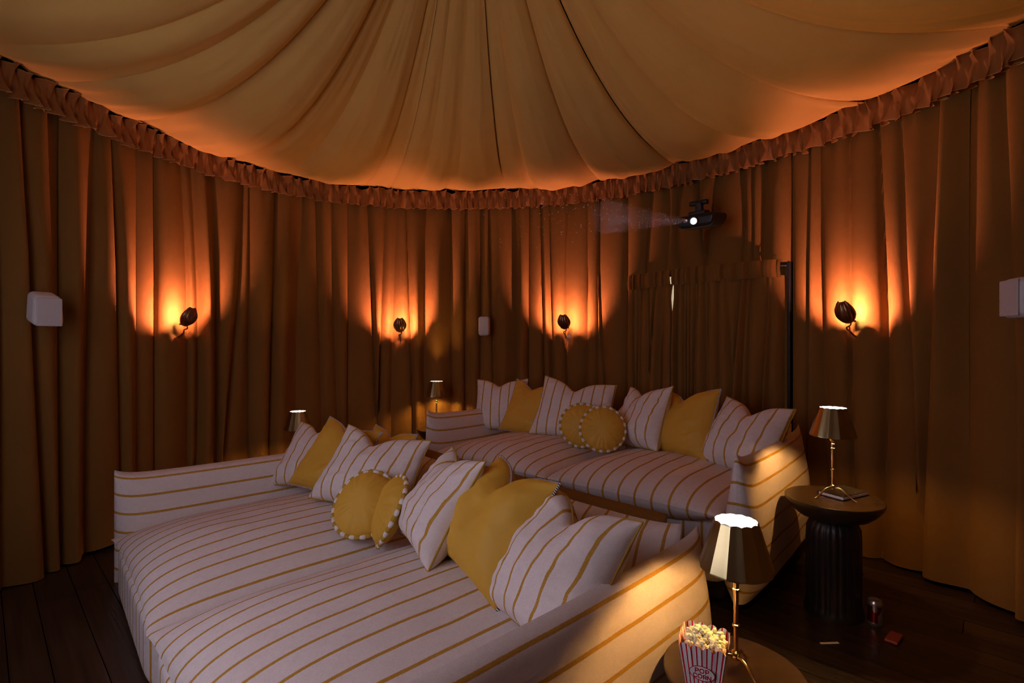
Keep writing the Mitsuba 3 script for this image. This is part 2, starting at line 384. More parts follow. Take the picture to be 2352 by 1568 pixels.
# ------------------------------------------------------------------ the fabric canopy: sagging panels between the seams, up to the peak
SEAMS = [171.8, 160.1, 142.2, 132.6, 117.2, 112.2, 106.0, 97.2, 87.0, 79.5, 64.1, 46.8, 29.8, 14.2, -1.7, -22, -45, -70, -95, -120, -145, -168.0, -178.5]
SEAMS = SEAMS + [SEAMS[0] - 360]
def canopy_panel(a0, a1, k):
    rng = np.random.default_rng(500 + k)
    vis = a0 > -40
    nu, ns = (64, 84) if vis else (16, 30)
    u = (1 - np.cos(np.linspace(0, PI, nu))) / 2
    sv = np.linspace(.02, 1, ns)
    g = math.exp(rng.uniform(-.55, .55)); c0, c1 = CURL[k], CURL[k + 1]
    wd = math.radians(a0 - a1) * 2.7
    A = min(.20 * wd, .16) * rng.uniform(.8, 1.2)
    ax, ay = -.2, 2.6
    P = np.zeros((nu, ns, 3)); UV = np.zeros((nu, ns, 2))
    f0 = rng.uniform(0, 50)
    for j, sj in enumerate(sv):
        t0 = math.radians(a0) + c0 * sj ** 5; t1 = math.radians(a1) + c1 * sj ** 5 - .014 * min(1, sj * 2)
        t = t0 + (t1 - t0) * u
        ring = plan(t, .10)
        z = 2.865 + 1.5 * (1 - sj) ** 2.55
        env = (.22 + .9 * math.sin(PI * sj ** 1.25) ** .8) * (1 if sj < .93 else max(.25, 1 - ((sj - .93) / .07) ** 2 * .75))
        bil = np.sin(PI * u ** g) ** .46
        pt = np.stack([u * 5 * wd + f0, np.full(nu, sj * 2.2), np.zeros(nu)], -1)
        wr = (meshkit.fbm(pt, 3, k) - .5) * .045 * env * (np.minimum(u, 1 - u) * 4).clip(0, 1)
        pt2 = np.stack([u * 13 * wd + f0 + sj * 2, np.full(nu, sj * 3.5), np.zeros(nu)], -1)
        near = max(0, (sj - .55) / .45) ** 1.5
        wr += (meshkit.noise(pt2, k + 9) - .5) * .035 * near
        P[:, j, 0] = ax + (ring[:, 0] - ax) * sj; P[:, j, 1] = ay + (ring[:, 1] - ay) * sj
        P[:, j, 2] = z - A * env * bil + wr - .032 * env * u ** 14 - .004 * u
        UV[:, j, 0] = u; UV[:, j, 1] = sj
    return MB().grid(P, UV)
CURL = np.random.default_rng(77).normal(0, .012, len(SEAMS)); CURL[-1] = CURL[0]
tag('ceiling', 'ochre fabric canopy sagging in panels from the tent peak', kind='structure')
for k in range(len(SEAMS) - 1):
    put('ceiling__fabric_panel' + (f'_{k:03d}' if k else ''), canopy_panel(SEAMS[k], SEAMS[k + 1], k), 'm_canopy')

# ------------------------------------------------------------------ wall sconces: ribbed shell shades turned to the wall
def sconce(deg, z, label):
    key = numbered('shell_sconce'); tag(key, label, 'wall light', 'shell sconces on the curtain')
    p, n, t = wall_frame(deg, .175, z)
    M = axes(p, t, n, [0, 0, 1])                      # local: x right, y into the room, z up
    tilt = math.radians(31)
    ax = np.array([0, math.sin(tilt), math.cos(tilt)]); dout = np.array([0, math.cos(tilt), -math.sin(tilt)])
    hinge = np.array([0, .02, -.075])
    nv, na = 26, 57
    v = np.linspace(0, 1, nv); al = np.radians(np.linspace(-88, 88, na))
    w = .056 * np.sin(PI * (.07 + .86 * v)) ** .72
    dp = .050 * np.sin(PI * (.07 + .86 * v)) ** .72
    rib = 1 + .12 * np.abs(np.cos(al * 4.6)) ** .7
    tip = 1 + .03 * np.abs(np.cos(al * 4.6))
    out = []
    for o in (0, -.0022):
        P = hinge + ax * (v[None, :] * .15 * np.where(v[None] > .85, tip[:, None], 1))[..., None] + np.array([1, 0, 0]) * ((w + o) * np.sin(al)[:, None] * rib[:, None])[..., None] + dout * ((dp + o) * np.cos(al)[:, None] * rib[:, None])[..., None]
        out.append(P)
    mb = MB().grid(out[0]).grid(out[1])
    ring = lambda Q: np.vstack([Q[0], Q[1:, -1], Q[-1, ::-1][1:], Q[::-1, 0][1:]])
    r0, r1 = ring(out[0]), ring(out[1]); mb.grid(np.stack([r0, r1], 1))
    put(key + '__shell_shade', mb, 'm_bronze', M=M)
    bulb(key + '__bulb', hinge + ax * .063 + dout * .029, .0125, SCONCE, M, 3.0)
    s = MB(); add_tube(s, [hinge + ax * -.004, hinge + ax * .03, hinge + ax * .05 + dout * .024], .008, 10)
    put(key + '__lamp_holder', s, 'm_bronze', M=M)
    k = MB(); add_tube(k, [hinge + np.array([-.03, .004, .006]), hinge + np.array([.03, .004, .006])], .0035, 8)
    for sx in (-1, 1): k.mesh(ball(hinge + np.array([sx * .033, .004, .006]), .0075, 2))
    put(key + '__knob_bar', k, 'm_bronze', M=M)
    arm = MB()
    add_tube(arm, spline([hinge + [0, .004, 0], hinge + [.016, .012, -.012], hinge + [.008, .02, -.026], hinge + [-.010, .014, -.034], hinge + [-.006, .004, -.05], hinge + [0, -.01, -.062]], 30), .0042, 8)
    add_tube(arm, spline([hinge + [0, -.01, -.06], hinge + [0, -.03, -.075], hinge + [0, -.175, -.078]], 16), .005, 8)
    add_tube(arm, [hinge + [0, 0, -.03], hinge + [0, -.002, -.095]], .0035, 8)
    put(key + '__curved_arm', arm, 'm_bronze', M=M)
    pl = trimesh.creation.cylinder(.026, .012, sections=32); pl.apply_transform(trimesh.transformations.rotation_matrix(PI / 2, [1, 0, 0])); pl.apply_translation(hinge + [0, -.14, -.078])
    put(key + '__back_plate', pl, 'm_bronze', smooth=30, M=M)
sconce(151.6, 1.545, 'leftmost ribbed shell sconce glowing on the curtain')
sconce(109.3, 1.522, 'second ribbed shell sconce from the left, left of the small white speaker')
sconce(71.5, 1.548, 'ribbed shell sconce between the small white speaker and the doorway')
sconce(14.8, 1.546, 'rightmost ribbed shell sconce, right of the doorway')

# ------------------------------------------------------------------ white speakers on the curtain
def speaker(deg, z, w, h, d, label, turn=0, wedge=0):
    key = numbered('wall_speaker'); tag(key, label, 'speaker', 'white wall speakers')
    p, n, t = wall_frame(deg, .15 + d / 2, z)
    c, s = math.cos(turn), math.sin(turn)
    M = axes(p, t * c + n * s, n * c - t * s, [0, 0, 1])
    body = mani(rbox(w, d, h, min(w, h) * .22, 6)); v = body.vertices
    v[:, 2] += wedge * (v[:, 1] / d) * -.5 * h * .5; v[:, 0] *= 1 - .12 * (v[:, 2] / h) * (wedge > 0)
    put(key + '__body', body, 'm_white', smooth=40, M=M)
    gr = mani(rbox(w * .86, .008, h * .9, .0039, 4)); gr.apply_translation((0, d / 2 - .001, 0)); gr.vertices[:, 2] += wedge * .5 * -.5 * h * .5
    put(key + '__front_grille', gr, 'm_grille', smooth=40, M=M)
    put(key + '__badge', ball((0, d / 2 + .003, -h * .28 - wedge * .125 * h), .005, 1), 'm_white', M=M)
    br = MB(); add_tube(br, [(0, -d / 2 + .01, 0), (0, -d / 2 - .09, 0)], .012, 10)
    put(key + '__bracket', br, 'm_white', M=M)
speaker(174.0, 1.53, .13, .17, .12, 'leftmost white wedge-shaped speaker on the curtain', turn=.35, wedge=.9)
speaker(90.5, 1.50, .105, .185, .10, 'small white rounded speaker between two sconces on the back curtain')
speaker(-6.9, 1.545, .15, .18, .12, 'white speaker on the curtain at the right edge of the photo', turn=.2)

# ------------------------------------------------------------------ projector, its beam of dust, and the screen
beam = unit([-.69, -.72, -.150])
lens = np.array([1.335, 3.765, 2.235])
bx = unit(np.cross(beam, [0, 0, 1])); bz = np.cross(bx, beam)
MP = axes(lens - beam * .135, bx, beam, bz)
tag('projector', 'black projector hanging in front of the doorway drape, lens shining', 'projector')
pb = mani(rbox(.31, .25, .095, .03, 6)); v = pb.vertices; v[:, 0] *= 1 - .25 * (v[:, 2] < 0) * np.abs(v[:, 2] / .05)
put('projector__body', pb, 'm_black', smooth=35, M=MP)
lb = MB(); lb.grid(lathe([(.0001, -.02), (.036, -.02), (.038, .006), (.034, .012), (.026, .010), (.024, .002), (.0001, .002)], 32)[0], wrap=True)
R90 = np.array([[1, 0, 0, 0], [0, 0, 1, .125], [0, -1, 0, 0.0], [0, 0, 0, 1]])
put('projector__lens_barrel', lb, 'm_black', smooth=30, M=MP @ R90)
ld = trimesh.creation.cylinder(.021, .002, sections=32); ld.apply_transform(R90); ld.apply_translation((0, .004, 0))
put('projector__lens', ld, 'm_liner', smooth=False, M=MP, emit=(30, 33, 42), weight=.3)
pm = MB(); pm.mesh(trimesh.util.concatenate([mani(rbox(.13, .10, .03, .008)).apply_translation((0.02, -.02, .065)), mani(rbox(.05, .05, .10, .01)).apply_translation((.02, -.03, .10)), mani(rbox(.14, .05, .035, .01)).apply_translation((.03, -.05, .145))]))
put('projector__mount', pm, 'm_black', smooth=35, M=MP)
arm = MB(); pw, nw, tw = wall_frame(44.0, .02, 2.36)
add_tube(arm, [(MP @ np.array([.02, -.04, .14, 1]))[:3], pw], .014, 10)
put('projector__wall_arm', arm, 'm_black')
scene['projector_light'] = {'type': 'spot', 'intensity': rgb(PROJECTOR), 'sampling_weight': 3.0, 'cutoff_angle': 6.0, 'beam_width': 5.5,
                            'to_world': T().look_at(origin=(lens + beam * .02).tolist(), target=(lens + beam * 2).tolist(), up=[0, 0, 1])}
SC = lens + beam * 4.22
sn = unit([.69, .72, 0]); sx = unit(np.cross(sn, [0, 0, 1]))
MS = axes(SC, sx, sn, [0, 0, 1])
tag('projection_screen', 'white projection screen on the wall facing the sofas', 'screen')
put('projection_screen__fabric', trimesh.creation.box((1.94, .01, 1.4)), 'm_screen', smooth=False, M=MS, emit=SCREEN, weight=3.0)
fr = trimesh.util.concatenate([trimesh.creation.box((2.06, .04, .06)).apply_translation((0, -.012, z)) for z in (-.73, .73)] + [trimesh.creation.box((.06, .04, 1.4)).apply_translation((x, -.012, 0)) for x in (-1.0, 1.0)])
put('projection_screen__frame', fr, 'm_black', smooth=False, M=MS)
for i, x in enumerate((-.8, .8)):
    put('projection_screen__stand' + ('_001' if i else ''), trimesh.creation.box((.05, .05, SC[2] - .7)).apply_translation((x, -.03, -(SC[2] + .7) / 2)), 'm_black', smooth=False, M=MS)
mt = MB(); mr = np.random.default_rng(5)
for i in range(420):
    dist = .12 + 1.9 * mr.random() ** 1.6
    rr = math.tan(math.radians(5.4)) * dist * math.sqrt(mr.random()); a = mr.random() * 2 * PI
    m = trimesh.creation.icosphere(0, mr.uniform(.0010, .0024)); m.apply_translation(lens + beam * dist + bx * rr * math.cos(a) + bz * rr * math.sin(a)); mt.mesh(m)
put('dust_motes', mt, 'm_mote', smooth=False, label='specks of dust sparkling in the projector beam', cat='dust', kind='stuff')

# a faint body of dusty air along the first part of the beam
hz = MB(); dd = np.linspace(.02, 1.2, 12); tn = math.tan(math.radians(4.4))
ph = np.linspace(0, 2 * PI, 41)[:-1]
P = np.stack([lens + beam * q + (bx * np.cos(ph)[:, None] + bz * np.sin(ph)[:, None]) * (.006 + q * tn) for q in dd], 1)
hz.grid(P, wrap=True)
for e, q in ((0, dd[0]), (-1, dd[-1])):
    c = lens + beam * q; f = [[0, i + 1, (i + 1) % 40 + 1] for i in range(40)]
    hz.add(np.vstack([c, P[:, e]]), [x[::-1] for x in f] if e == 0 else f)
v, f, _, _ = hz.arrays(); hm_ = trimesh.Trimesh(v, f); hm_.merge_vertices(); trimesh.repair.fix_normals(hm_)
put('beam_haze', hm_, {'type': 'null'}, smooth=False, label='faint haze lit by the projector beam', cat='haze', kind='stuff')
scene['beam_haze']['interior'] = {'type': 'homogeneous', 'albedo': rgb((.98, .98, .98)), 'sigma_t': .8}

# ------------------------------------------------------------------ soft furniture builders
def sgrid(n, e=.75):                                   # [-1, 1], denser towards the ends
    t = np.linspace(-1, 1, n); return np.sin(t * PI / 2) * e + t * (1 - e)
def cushion(w, d, zs, up, low, n=60, m=60, ear=.010, pw=4.0, pu=2.2, seed=0):
    """A plump seat cushion: two bulging faces meeting in a seam at height zs. Local x 0..w, y 0..d; stripes run along y."""
    u = sgrid(n); v = sgrid(m); U, V = np.meshgrid(u, v, indexing='ij')
    F = ((1 - np.abs(U) ** pu).clip(0) ** .55) * ((1 - np.abs(V) ** pw).clip(0) ** .55)
    nz = (meshkit.fbm(np.stack([U * 1.6, V * 1.6, np.zeros_like(U) + seed], -1), 3, seed) - .5) * .03
    c = np.abs(U * V) ** 10
    x = w / 2 * (1 + U * (1 - .02 * (1 - V ** 2)) + U * c * ear / w * 2)
    y = d / 2 * (1 + V * (1 - .02 * (1 - U ** 2)) + V * c * ear / d * 2)
    top = np.stack([x, y, zs + (up + nz) * F + .0 * c], -1); bot = np.stack([x, y, zs - low * F], -1)
    mid = top[:, m // 2]; L = np.r_[0, np.cumsum(np.linalg.norm(np.diff(mid, axis=0), axis=1))]
    uv = np.stack([np.repeat(L[:, None], m, 1), y], -1)
    return MB().grid(top, uv).grid(bot[:, ::-1], uv[:, ::-1])
def slab_soft(length, h, thick, z0=0.0, n=70, p_end=10, along=False, sag=.02, ear=.03, lean=0.0, seed=0, foot=.8, pw=3.6, curve=0.0):
    """A plump upright slab (arm or back) with a pinched seam over its top and ends. Local x along it, y across. Stripes: along=True across the length."""
    s = sgrid(n, .85); tt = np.r_[-1, np.sin(np.linspace(-1, 1, 57) * PI / 2)]; tt = np.unique(np.r_[np.linspace(-1, 1, 25) , tt])
    S, TT = np.meshgrid(s, tt, indexing='ij')
    zn = 1 - np.abs(TT)
    prof = (1 - zn ** pw).clip(0) ** .55 * (foot + (1 - foot) * np.sin(PI * np.minimum(1, zn * 1.2 + .1)))
    prof = prof * np.minimum(1, .55 + zn * 5)
    g = (1 - np.abs(S) ** p_end).clip(0) ** .5
    hz = h * (1 - sag * (1 - S ** 2)) + ear * np.abs(S) ** 14
    nz = 1 + (meshkit.fbm(np.stack([S * 2.2, TT * 1.5, np.zeros_like(S) + seed], -1), 3, seed) - .5) * .22
    y = np.sign(TT) * thick / 2 * prof * g * nz + lean * zn ** 2 + curve * (S ** 2)
    x = length / 2 * (1 + S)
    P = np.stack([x, y, z0 + (hz - z0) * zn], -1)
    k = n // 2; L = np.r_[0, np.cumsum(np.linalg.norm(np.diff(P[k], axis=0), axis=1))]; L = L - L[len(L) // 2]
    uv = np.stack([x, P[..., 2]], -1) if along else np.stack([np.repeat(L[None], n, 0), x], -1)
    return MB().grid(P, uv)
def puff_box(x0, x1, y0, y1, z0, z1, k=8, sub=5, along_x=True):
    m = trimesh.creation.box((2, 2, 2))
    for _ in range(sub): m = m.subdivide()
    v = m.vertices; v = v / (np.abs(v) ** k).sum(1, keepdims=True) ** (1 / k)
    P = np.c_[(x0 + x1) / 2 + v[:, 0] * (x1 - x0) / 2, (y0 + y1) / 2 + v[:, 1] * (y1 - y0) / 2, (z0 + z1) / 2 + v[:, 2] * (z1 - z0) / 2]
    return MB().add(P, m.faces, np.c_[P[:, 0], P[:, 2]])
def rotz(m, yaw, off): return frame(off, yaw)

def sofa(label, origin, yaw, L, D, zs, arm_h, back_h, z0, up, arm_t=.24, plinth=False, low=.06):
    key = numbered('striped_sofa'); tag(key, label, 'sofa', 'striped lounge sofas')
    M = frame((origin[0], origin[1], 0), yaw)
    w = (L - .16) / 2
    for i in (0, 1):
        xo = .08 + i * w
        sfx = '' if i == 0 else '_001'
        put(key + '__seat_cushion' + sfx, cushion(w, D - .12, zs, up, low, seed=3 + i, n=64, m=80), 'm_stripe', M=M @ frame((xo, -.01, 0)))
        put(key + '__seat_base' + sfx, puff_box(xo + .01, xo + w - .01, -.005 + .10 * plinth, D - .2, z0 + (.0), zs - .005, k=12), 'm_stripe', M=M)
    put(key + '__arm', slab_soft(D + .02, arm_h, arm_t, z0, seed=1), 'm_stripe', M=M @ frame((0.0, 0, 0), PI / 2))
    put(key + '__arm_001', slab_soft(D + .02, arm_h, arm_t, z0, seed=2), 'm_stripe', M=M @ frame((L, 0, 0), PI / 2))
    put(key + '__backrest', slab_soft(L - .08, back_h, .30, z0, along=True, seed=4, lean=.06, ear=.025), 'm_stripe', M=M @ frame((.06, D - .13, 0)))
    put(key + '__back_panel', slab_soft(L - .36, back_h - .035, .20, z0, along=True, seed=5, p_end=14, lean=.05, ear=0), 'm_velvet', M=M @ frame((.15, D + (.04 if plinth else .10), 0)), label='mustard velvet back')
    if plinth:
        put(key + '__plinth', puff_box(.08, L - .08, .12, D - .1, 0, z0 + .06, k=20, sub=2), 'm_dark', M=M)
    return key, M
_, MF = sofa('front striped sofa, cream with thin mustard stripes, nearest the camera', (-2.23, 2.87), math.radians(-47.3), 2.63, 1.59, .265, .60, .62, 0.0, .155)
_, MK = sofa('rear striped sofa standing behind the front sofa by the doorway', (-.66, 3.97), math.atan2(-.664, .748), 2.31, 1.19, .50, .79, .80, .10, .115, plinth=True, low=.16, arm_t=.20)

# ------------------------------------------------------------------ scatter pillows
def pillow_geo(w, h, t, seed, chop=.10, n=46):
    u = sgrid(n, .8); U, V = np.meshgrid(u, u, indexing='ij')
    rng = np.random.default_rng(seed); f0 = rng.uniform(0, 40)
    x = w / 2 * U * (1 - .075 * (1 - V ** 2) * U ** 2); z = h / 2 * V * (1 - .10 * (1 - U ** 2) * V ** 2)
    cu = rng.uniform(-.30, .02)
    ch = np.exp(-np.abs((U - cu) / .27) ** 1.5) * ((V + .35).clip(0) / 1.35) ** 2
    z = z - h * chop * ch
    x = x * (1 + .05 * (-V)) + w * .03 * ch * np.sign(U - cu) * 0
    F = ((1 - np.abs(U) ** 2.6) * (1 - np.abs(V) ** 2.6)).clip(0) ** .52
    q = np.stack([U * 1.8 + f0, V * 1.8, np.zeros_like(U)], -1); q2 = np.stack([U * 5 + f0, V * 3 + f0, np.zeros_like(U)], -1)
    out = []
    for sgn in (-1, 1):
        nz = (meshkit.fbm(q, 3, seed + sgn) - .5) * .5
        nw = (meshkit.noise(q2 + sgn * 7, seed) - .5) * .022 * np.abs(U) ** .7 * F
        q3 = np.stack([U * 2.2 + V * 1.4 + f0, V * 8 - U * 3, np.zeros_like(U)], -1)
        nw = nw + (meshkit.noise(q3, seed + 3 * sgn) - .5) * .024 * (np.abs(U) * 1.2 - .15).clip(0, 1) * F
        y = sgn * (t / 2 * F * (1 + nz) * (1 - .35 * ch) * (1.12 - .25 * V) + nw)
        out.append(np.stack([x, y + .02 * np.sin(3 * U + f0) * (1 - F) * .5, z], -1))
    edge = np.vstack([out[0][:, 0], out[0][-1, 1:], out[0][::-1, -1][1:], out[0][0, ::-1][1:-1]])
    return out[0], out[1], edge
def pose(center, yaw, lean, roll):
    """Local -y is the face's normal; yaw: the angle (degrees) the face looks to; lean: top tipped back; roll about the normal."""
    n = math.radians(yaw); Y = -np.array([math.cos(n), math.sin(n), 0]); Z = np.array([0, 0, 1.0]); X = np.cross(Y, Z)
    l = math.radians(lean); Z2 = Z * math.cos(l) + Y * math.sin(l); Y2 = Y * math.cos(l) - Z * math.sin(l)
    r = math.radians(roll); X3 = X * math.cos(r) + Z2 * math.sin(r); Z3 = Z2 * math.cos(r) - X * math.sin(r)
    return axes(np.asarray(center, float), X3, Y2, Z3)
def square_pillow(kind, M0, ab, z, w, h, t, yaw, lean, roll, seed, label, group, chop=.10):
    name = 'striped_pillow' if kind == 's' else 'velvet_pillow'
    key = numbered(name); tag(key, label, 'pillow', group)
    c = (M0 @ np.array([ab[0], ab[1], z, 1]))[:3]
    M = pose(c, yaw, lean, roll)
    f, b, edge = pillow_geo(w, h, t, seed, chop)
    uvf = np.stack([f[..., 0] + seed * .013, f[..., 2]], -1)
    put(key + '__cover', MB().grid(f, uvf).grid(b[:, ::-1], uvf[:, ::-1]), 'm_pillow_stripe' if kind == 's' else 'm_pillow_velvet', M=M)
    cord = MB(); P, uv = tube(edge, .0042 if kind == 's' else .0062, 7, closed=True); cord.grid(P, uv, wrap=True)
    put(key + '__piping', cord, 'm_piping' if kind == 's' else 'm_cord', M=M, label='mustard piping' if kind == 's' else 'black and white stitched edging')
def round_pillow(M0, ab, z, r, t, yaw, lean, roll, seed, label, group, squash=1.0, bend=0.0):
    key = numbered('round_pillow'); tag(key, label, 'pillow', group)
    M = pose((M0 @ np.array([ab[0], ab[1], z, 1]))[:3], yaw, lean, roll)
    rr = np.sin(np.linspace(0, PI / 2, 26)); ph = np.linspace(0, 2 * PI, 97)[:-1]
    R, PH = np.meshgrid(rr, ph, indexing='ij'); f0 = seed * 3.1
    ripple = 1 + .16 * R ** 3 * np.sin(PH * 19 + 2.0 * np.sin(PH * 5 + f0))
    nz = 1 + (meshkit.fbm(np.stack([R * np.cos(PH) * 2 + f0, R * np.sin(PH) * 2, PH * 0], -1), 2, seed) - .5) * .25
    mb = MB()
    wave = .012 * np.sin(2 * PH + f0) * R ** 4 + bend * (R * np.cos(PH)).clip(0) ** 2
    X = r * R * np.cos(PH); Z = r * R * np.sin(PH) * squash
    for sgn in (-1, 1):
        Y = sgn * t / 2 * (1 - R ** 2.4).clip(0) ** .55 * ripple * nz + wave
        P = np.stack([X, Y, Z], -1); P = P if sgn > 0 else P[::-1]
        mb.grid(np.swapaxes(P, 0, 1), wrap=True)
    put(key + '__cover', mb, 'm_pillow_velvet', M=M)
    nb = 40; k = 10; a = np.linspace(0, 2 * PI, nb * k + 1)[:-1]
    path = np.stack([(r + .006) * np.cos(a), .012 * np.sin(2 * a + f0) + bend * np.cos(a).clip(0) ** 2, (r + .006) * np.sin(a) * squash], -1)
    rad_ = .0125 * (.72 + .28 * np.abs(np.sin(a * nb / 2)))
    P, uv = tube(path, rad_, 8, closed=True)
    seg = (np.arange(nb * k) // k + np.random.default_rng(seed).integers(0, 2)) % 2
    col = np.where(seg[:, None, None] == 0, np.array([.66, .62, .58]), np.array([.40, .26, .04])) * np.ones((1, P.shape[1], 1))
    tr = MB(); tr.add(P.reshape(-1, 3), grid_faces(P.shape[0], P.shape[1], True), uv.reshape(-1, 2)); tr.c = [col.reshape(-1, 3)]
    put(key + '__braided_trim', tr, 'm_beads', M=M, color=True, label='chunky white and mustard trim')
GF, GB = 'pillows on the front sofa', 'pillows on the rear sofa'
E4 = np.eye(4)
square_pillow('s', E4, (-1.32, 3.41), .59, .48, .46, .16, 252, 33, -2, 11, 'striped pillow leaning in the left corner of the front sofa', GF, .13)
square_pillow('v', E4, (-1.10, 3.20), .62, .46, .48, .16, 252, 33, -12, 12, 'mustard velvet pillow between the two left striped pillows of the front sofa', GF, .15)
square_pillow('v', E4, (-.88, 3.40), .56, .46, .46, .14, 235, 35, -4, 13, 'mustard velvet pillow mostly hidden behind the wide striped pillow of the front sofa', GF)
square_pillow('s', E4, (-.80, 2.94), .61, .62, .47, .19, 252, 34, -7, 14, 'wide striped pillow behind the two round pillows of the front sofa', GF, .17)
round_pillow(E4, (-.745, 2.60), .525, .165, .14, 258, 38, 20, 15, 'round mustard pillow leaning on the wide striped pillow of the front sofa', GF, bend=.05)
round_pillow(E4, (-.602, 2.52), .52, .165, .13, 200, 22, 0, 16, 'round mustard pillow seen edge-on beside the upright striped pillow of the front sofa', GF)
square_pillow('s', E4, (-.325, 2.37), .61, .50, .49, .21, 203, 33, 3, 17, 'upright striped pillow left of the big mustard velvet pillow of the front sofa', GF, .15)
square_pillow('v', E4, (-.062, 2.115), .605, .52, .50, .24, 210, 34, -2, 18, 'big mustard velvet pillow with folded top on the front sofa', GF, .20)
square_pillow('s', E4, (.160, 1.80), .565, .50, .51, .23, 216, 37, -3, 19, 'striped pillow nearest the right arm of the front sofa', GF, .18)
square_pillow('s', E4, (-.09, 4.45), .80, .48, .46, .16, 258, 18, 2, 21, 'leftmost striped pillow of the rear sofa', GB, .11)
square_pillow('v', E4, (.161, 4.24), .79, .44, .46, .15, 245, 24, -8, 22, 'left mustard velvet pillow of the rear sofa', GB, .11)
square_pillow('s', E4, (.496, 4.05), .81, .62, .50, .17, 255, 26, -7, 23, 'wide striped pillow behind the round pillows of the rear sofa', GB, .16)
round_pillow(E4, (.51, 3.74), .74, .15, .11, 255, 18, 0, 24, 'left, partly hidden round mustard pillow of the rear sofa', GB)
round_pillow(E4, (.635, 3.59), .735, .15, .13, 262, 22, 0, 25, 'right, front round mustard pillow of the rear sofa', GB)
square_pillow('s', E4, (.945, 3.71), .80, .47, .48, .19, 205, 26, 6, 26, 'narrow striped pillow between the round pillows and the right velvet pillow of the rear sofa', GB, .15)
square_pillow('v', E4, (1.182, 3.50), .785, .50, .50, .20, 206, 26, 7, 27, 'right mustard velvet pillow of the rear sofa', GB, .15)
square_pillow('s', E4, (1.44, 3.17), .755, .48, .50, .21, 218, 34, -6, 28, 'rightmost striped pillow leaning on the right arm of the rear sofa', GB, .17)

# ------------------------------------------------------------------ side tables and their brass lamps
def side_table(x, y, h, r, label):
    key = numbered('side_table'); tag(key, label, 'side table', 'round dark side tables')
    M = frame((x, y, 0), .3)
    P, uv = lathe([(.0001, h - .105), (r * .55, h - .10), (r * .72, h - .085), (r * .88, h - .055), (r * .97, h - .028), (r, h - .010), (r * .995, h - .002), (r * .98, h), (r * .5, h), (.0001, h)], 64)
    put(key + '__top', MB().grid(P, uv, wrap=True), 'm_table', smooth=30, M=M)
    hc = h - .10
    wob = lambda ph, z: 1 + .035 * np.abs(np.cos(ph * 12)) * ((z > .03) & (z < hc - .015))
    P, uv = lathe([(.0001, 0), (r * .60, 0), (r * .60, .02), (r * .56, .035), (r * .54, .06), (r * .54, hc - .10), (r * .53, hc - .05), (r * .47, hc - .018), (r * .40, hc), (.0001, hc)], 240, wob)
    put(key + '__fluted_pedestal', MB().grid(P, uv, wrap=True), 'm_tablebase', smooth=30, M=M)
def lamp(x, y, z, label, yaw=0.0):
    key = numbered('brass_lamp'); tag(key, label, 'table lamp', 'small brass table lamps')
    M = frame((x, y, z), yaw)
    n = 13
    def shade(ro):
        ph = np.linspace(0, 2 * PI, n * 12, endpoint=False); q = (ph * n / (2 * PI)) % 1
        fac = (1 - .035 * np.sin(PI * q)) ; rows = []
        for zz, rr in ((.310, .104), (.314, .1035), (.38, .083), (.445, .0625), (.448, .0618)):
            rows.append(np.stack([(rr + ro) * fac * np.cos(ph), (rr + ro) * fac * np.sin(ph), zz + (.003 * np.sin(PI * q) * (-1 if zz < .32 else 1) if zz in (.310, .448) else 0 * q)], -1))
        return np.stack(rows, 1)
    put(key + '__pleated_shade', MB().grid(shade(0), wrap=True), 'm_shade', smooth=14, M=M)
    put(key + '__shade_liner', MB().grid(shade(-.0018)[:, ::-1], wrap=True), 'm_liner', smooth=14, M=M)
    pole = [(.0001, .040), (.012, .042), (.0125, .048), (.010, .052), (.0125, .058), (.013, .062), (.0075, .067), (.0065, .072), (.0065, .135), (.0105, .137), (.0105, .143), (.0065, .145), (.0075, .240), (.0105, .242), (.0105, .248), (.0075, .250), (.0085, .268), (.006, .272), (.008, .278), (.0145, .286), (.016, .294), (.0165, .304), (.013, .306), (.0001, .306)]
    put(key + '__turned_pole', MB().grid(lathe(pole, 28)[0], wrap=True), 'm_brass', smooth=25, M=M)
    for k in range(3):
        a = k * 2 * PI / 3; d = np.array([math.cos(a), math.sin(a), 0])
        pts = spline([d * .008 + [0, 0, .048], d * .026 + [0, 0, .051], d * .050 + [0, 0, .040], d * .078 + [0, 0, .016], d * .104 + [0, 0, .003]], 24)
        put(key + '__leg' + (f'_{k:03d}' if k else ''), add_tube(MB(), pts, np.interp(np.linspace(0, 1, 24), [0, .3, 1], [.0055, .0050, .0026]), 10), 'm_brass', M=M)
    put(key + '__socket', MB().grid(lathe([(.0001, .304), (.0145, .304), (.0175, .310), (.0145, .316), (.0145, .338), (.0001, .338)], 24)[0], wrap=True), 'm_liner', smooth=30, M=M)
    bulb(key + '__bulb', [0, 0, .362], .017, LAMP, M, 1.6)
    cage = MB()
    for k in range(3):
        a = k * 2 * PI / 3 + .5; d = np.array([math.cos(a), math.sin(a), 0])
        add_tube(cage, [d * .014 + [0, 0, .325], d * .035 + [0, 0, .355], d * .0775 + [0, 0, .385]], .0013, 6)
    put(key + '__shade_carrier', cage, 'm_brass', M=M)
side_table(.658, 1.52, .372, .20, 'low round dark table in the right foreground, holding the popcorn')
side_table(1.61, 2.565, .57, .217, 'round dark table with fluted pedestal at the right arm of the rear sofa')
side_table(-1.70, 4.04, .35, .19, 'round dark table hidden beyond the left end of the front sofa')
side_table(-.72, 4.86, .524, .18, 'round dark table by the curtain at the left arm of the rear sofa')
lamp(.662, 1.513, .372, 'brass lamp with fluted shade beside the popcorn box', math.radians(-72))
lamp(1.605, 2.56, .57, 'brass lamp on the tall dark table right of the rear sofa', math.radians(-50))
lamp(-1.69, 4.04, .35, 'brass lamp peeking out beyond the left pillows of the front sofa', 1.0)
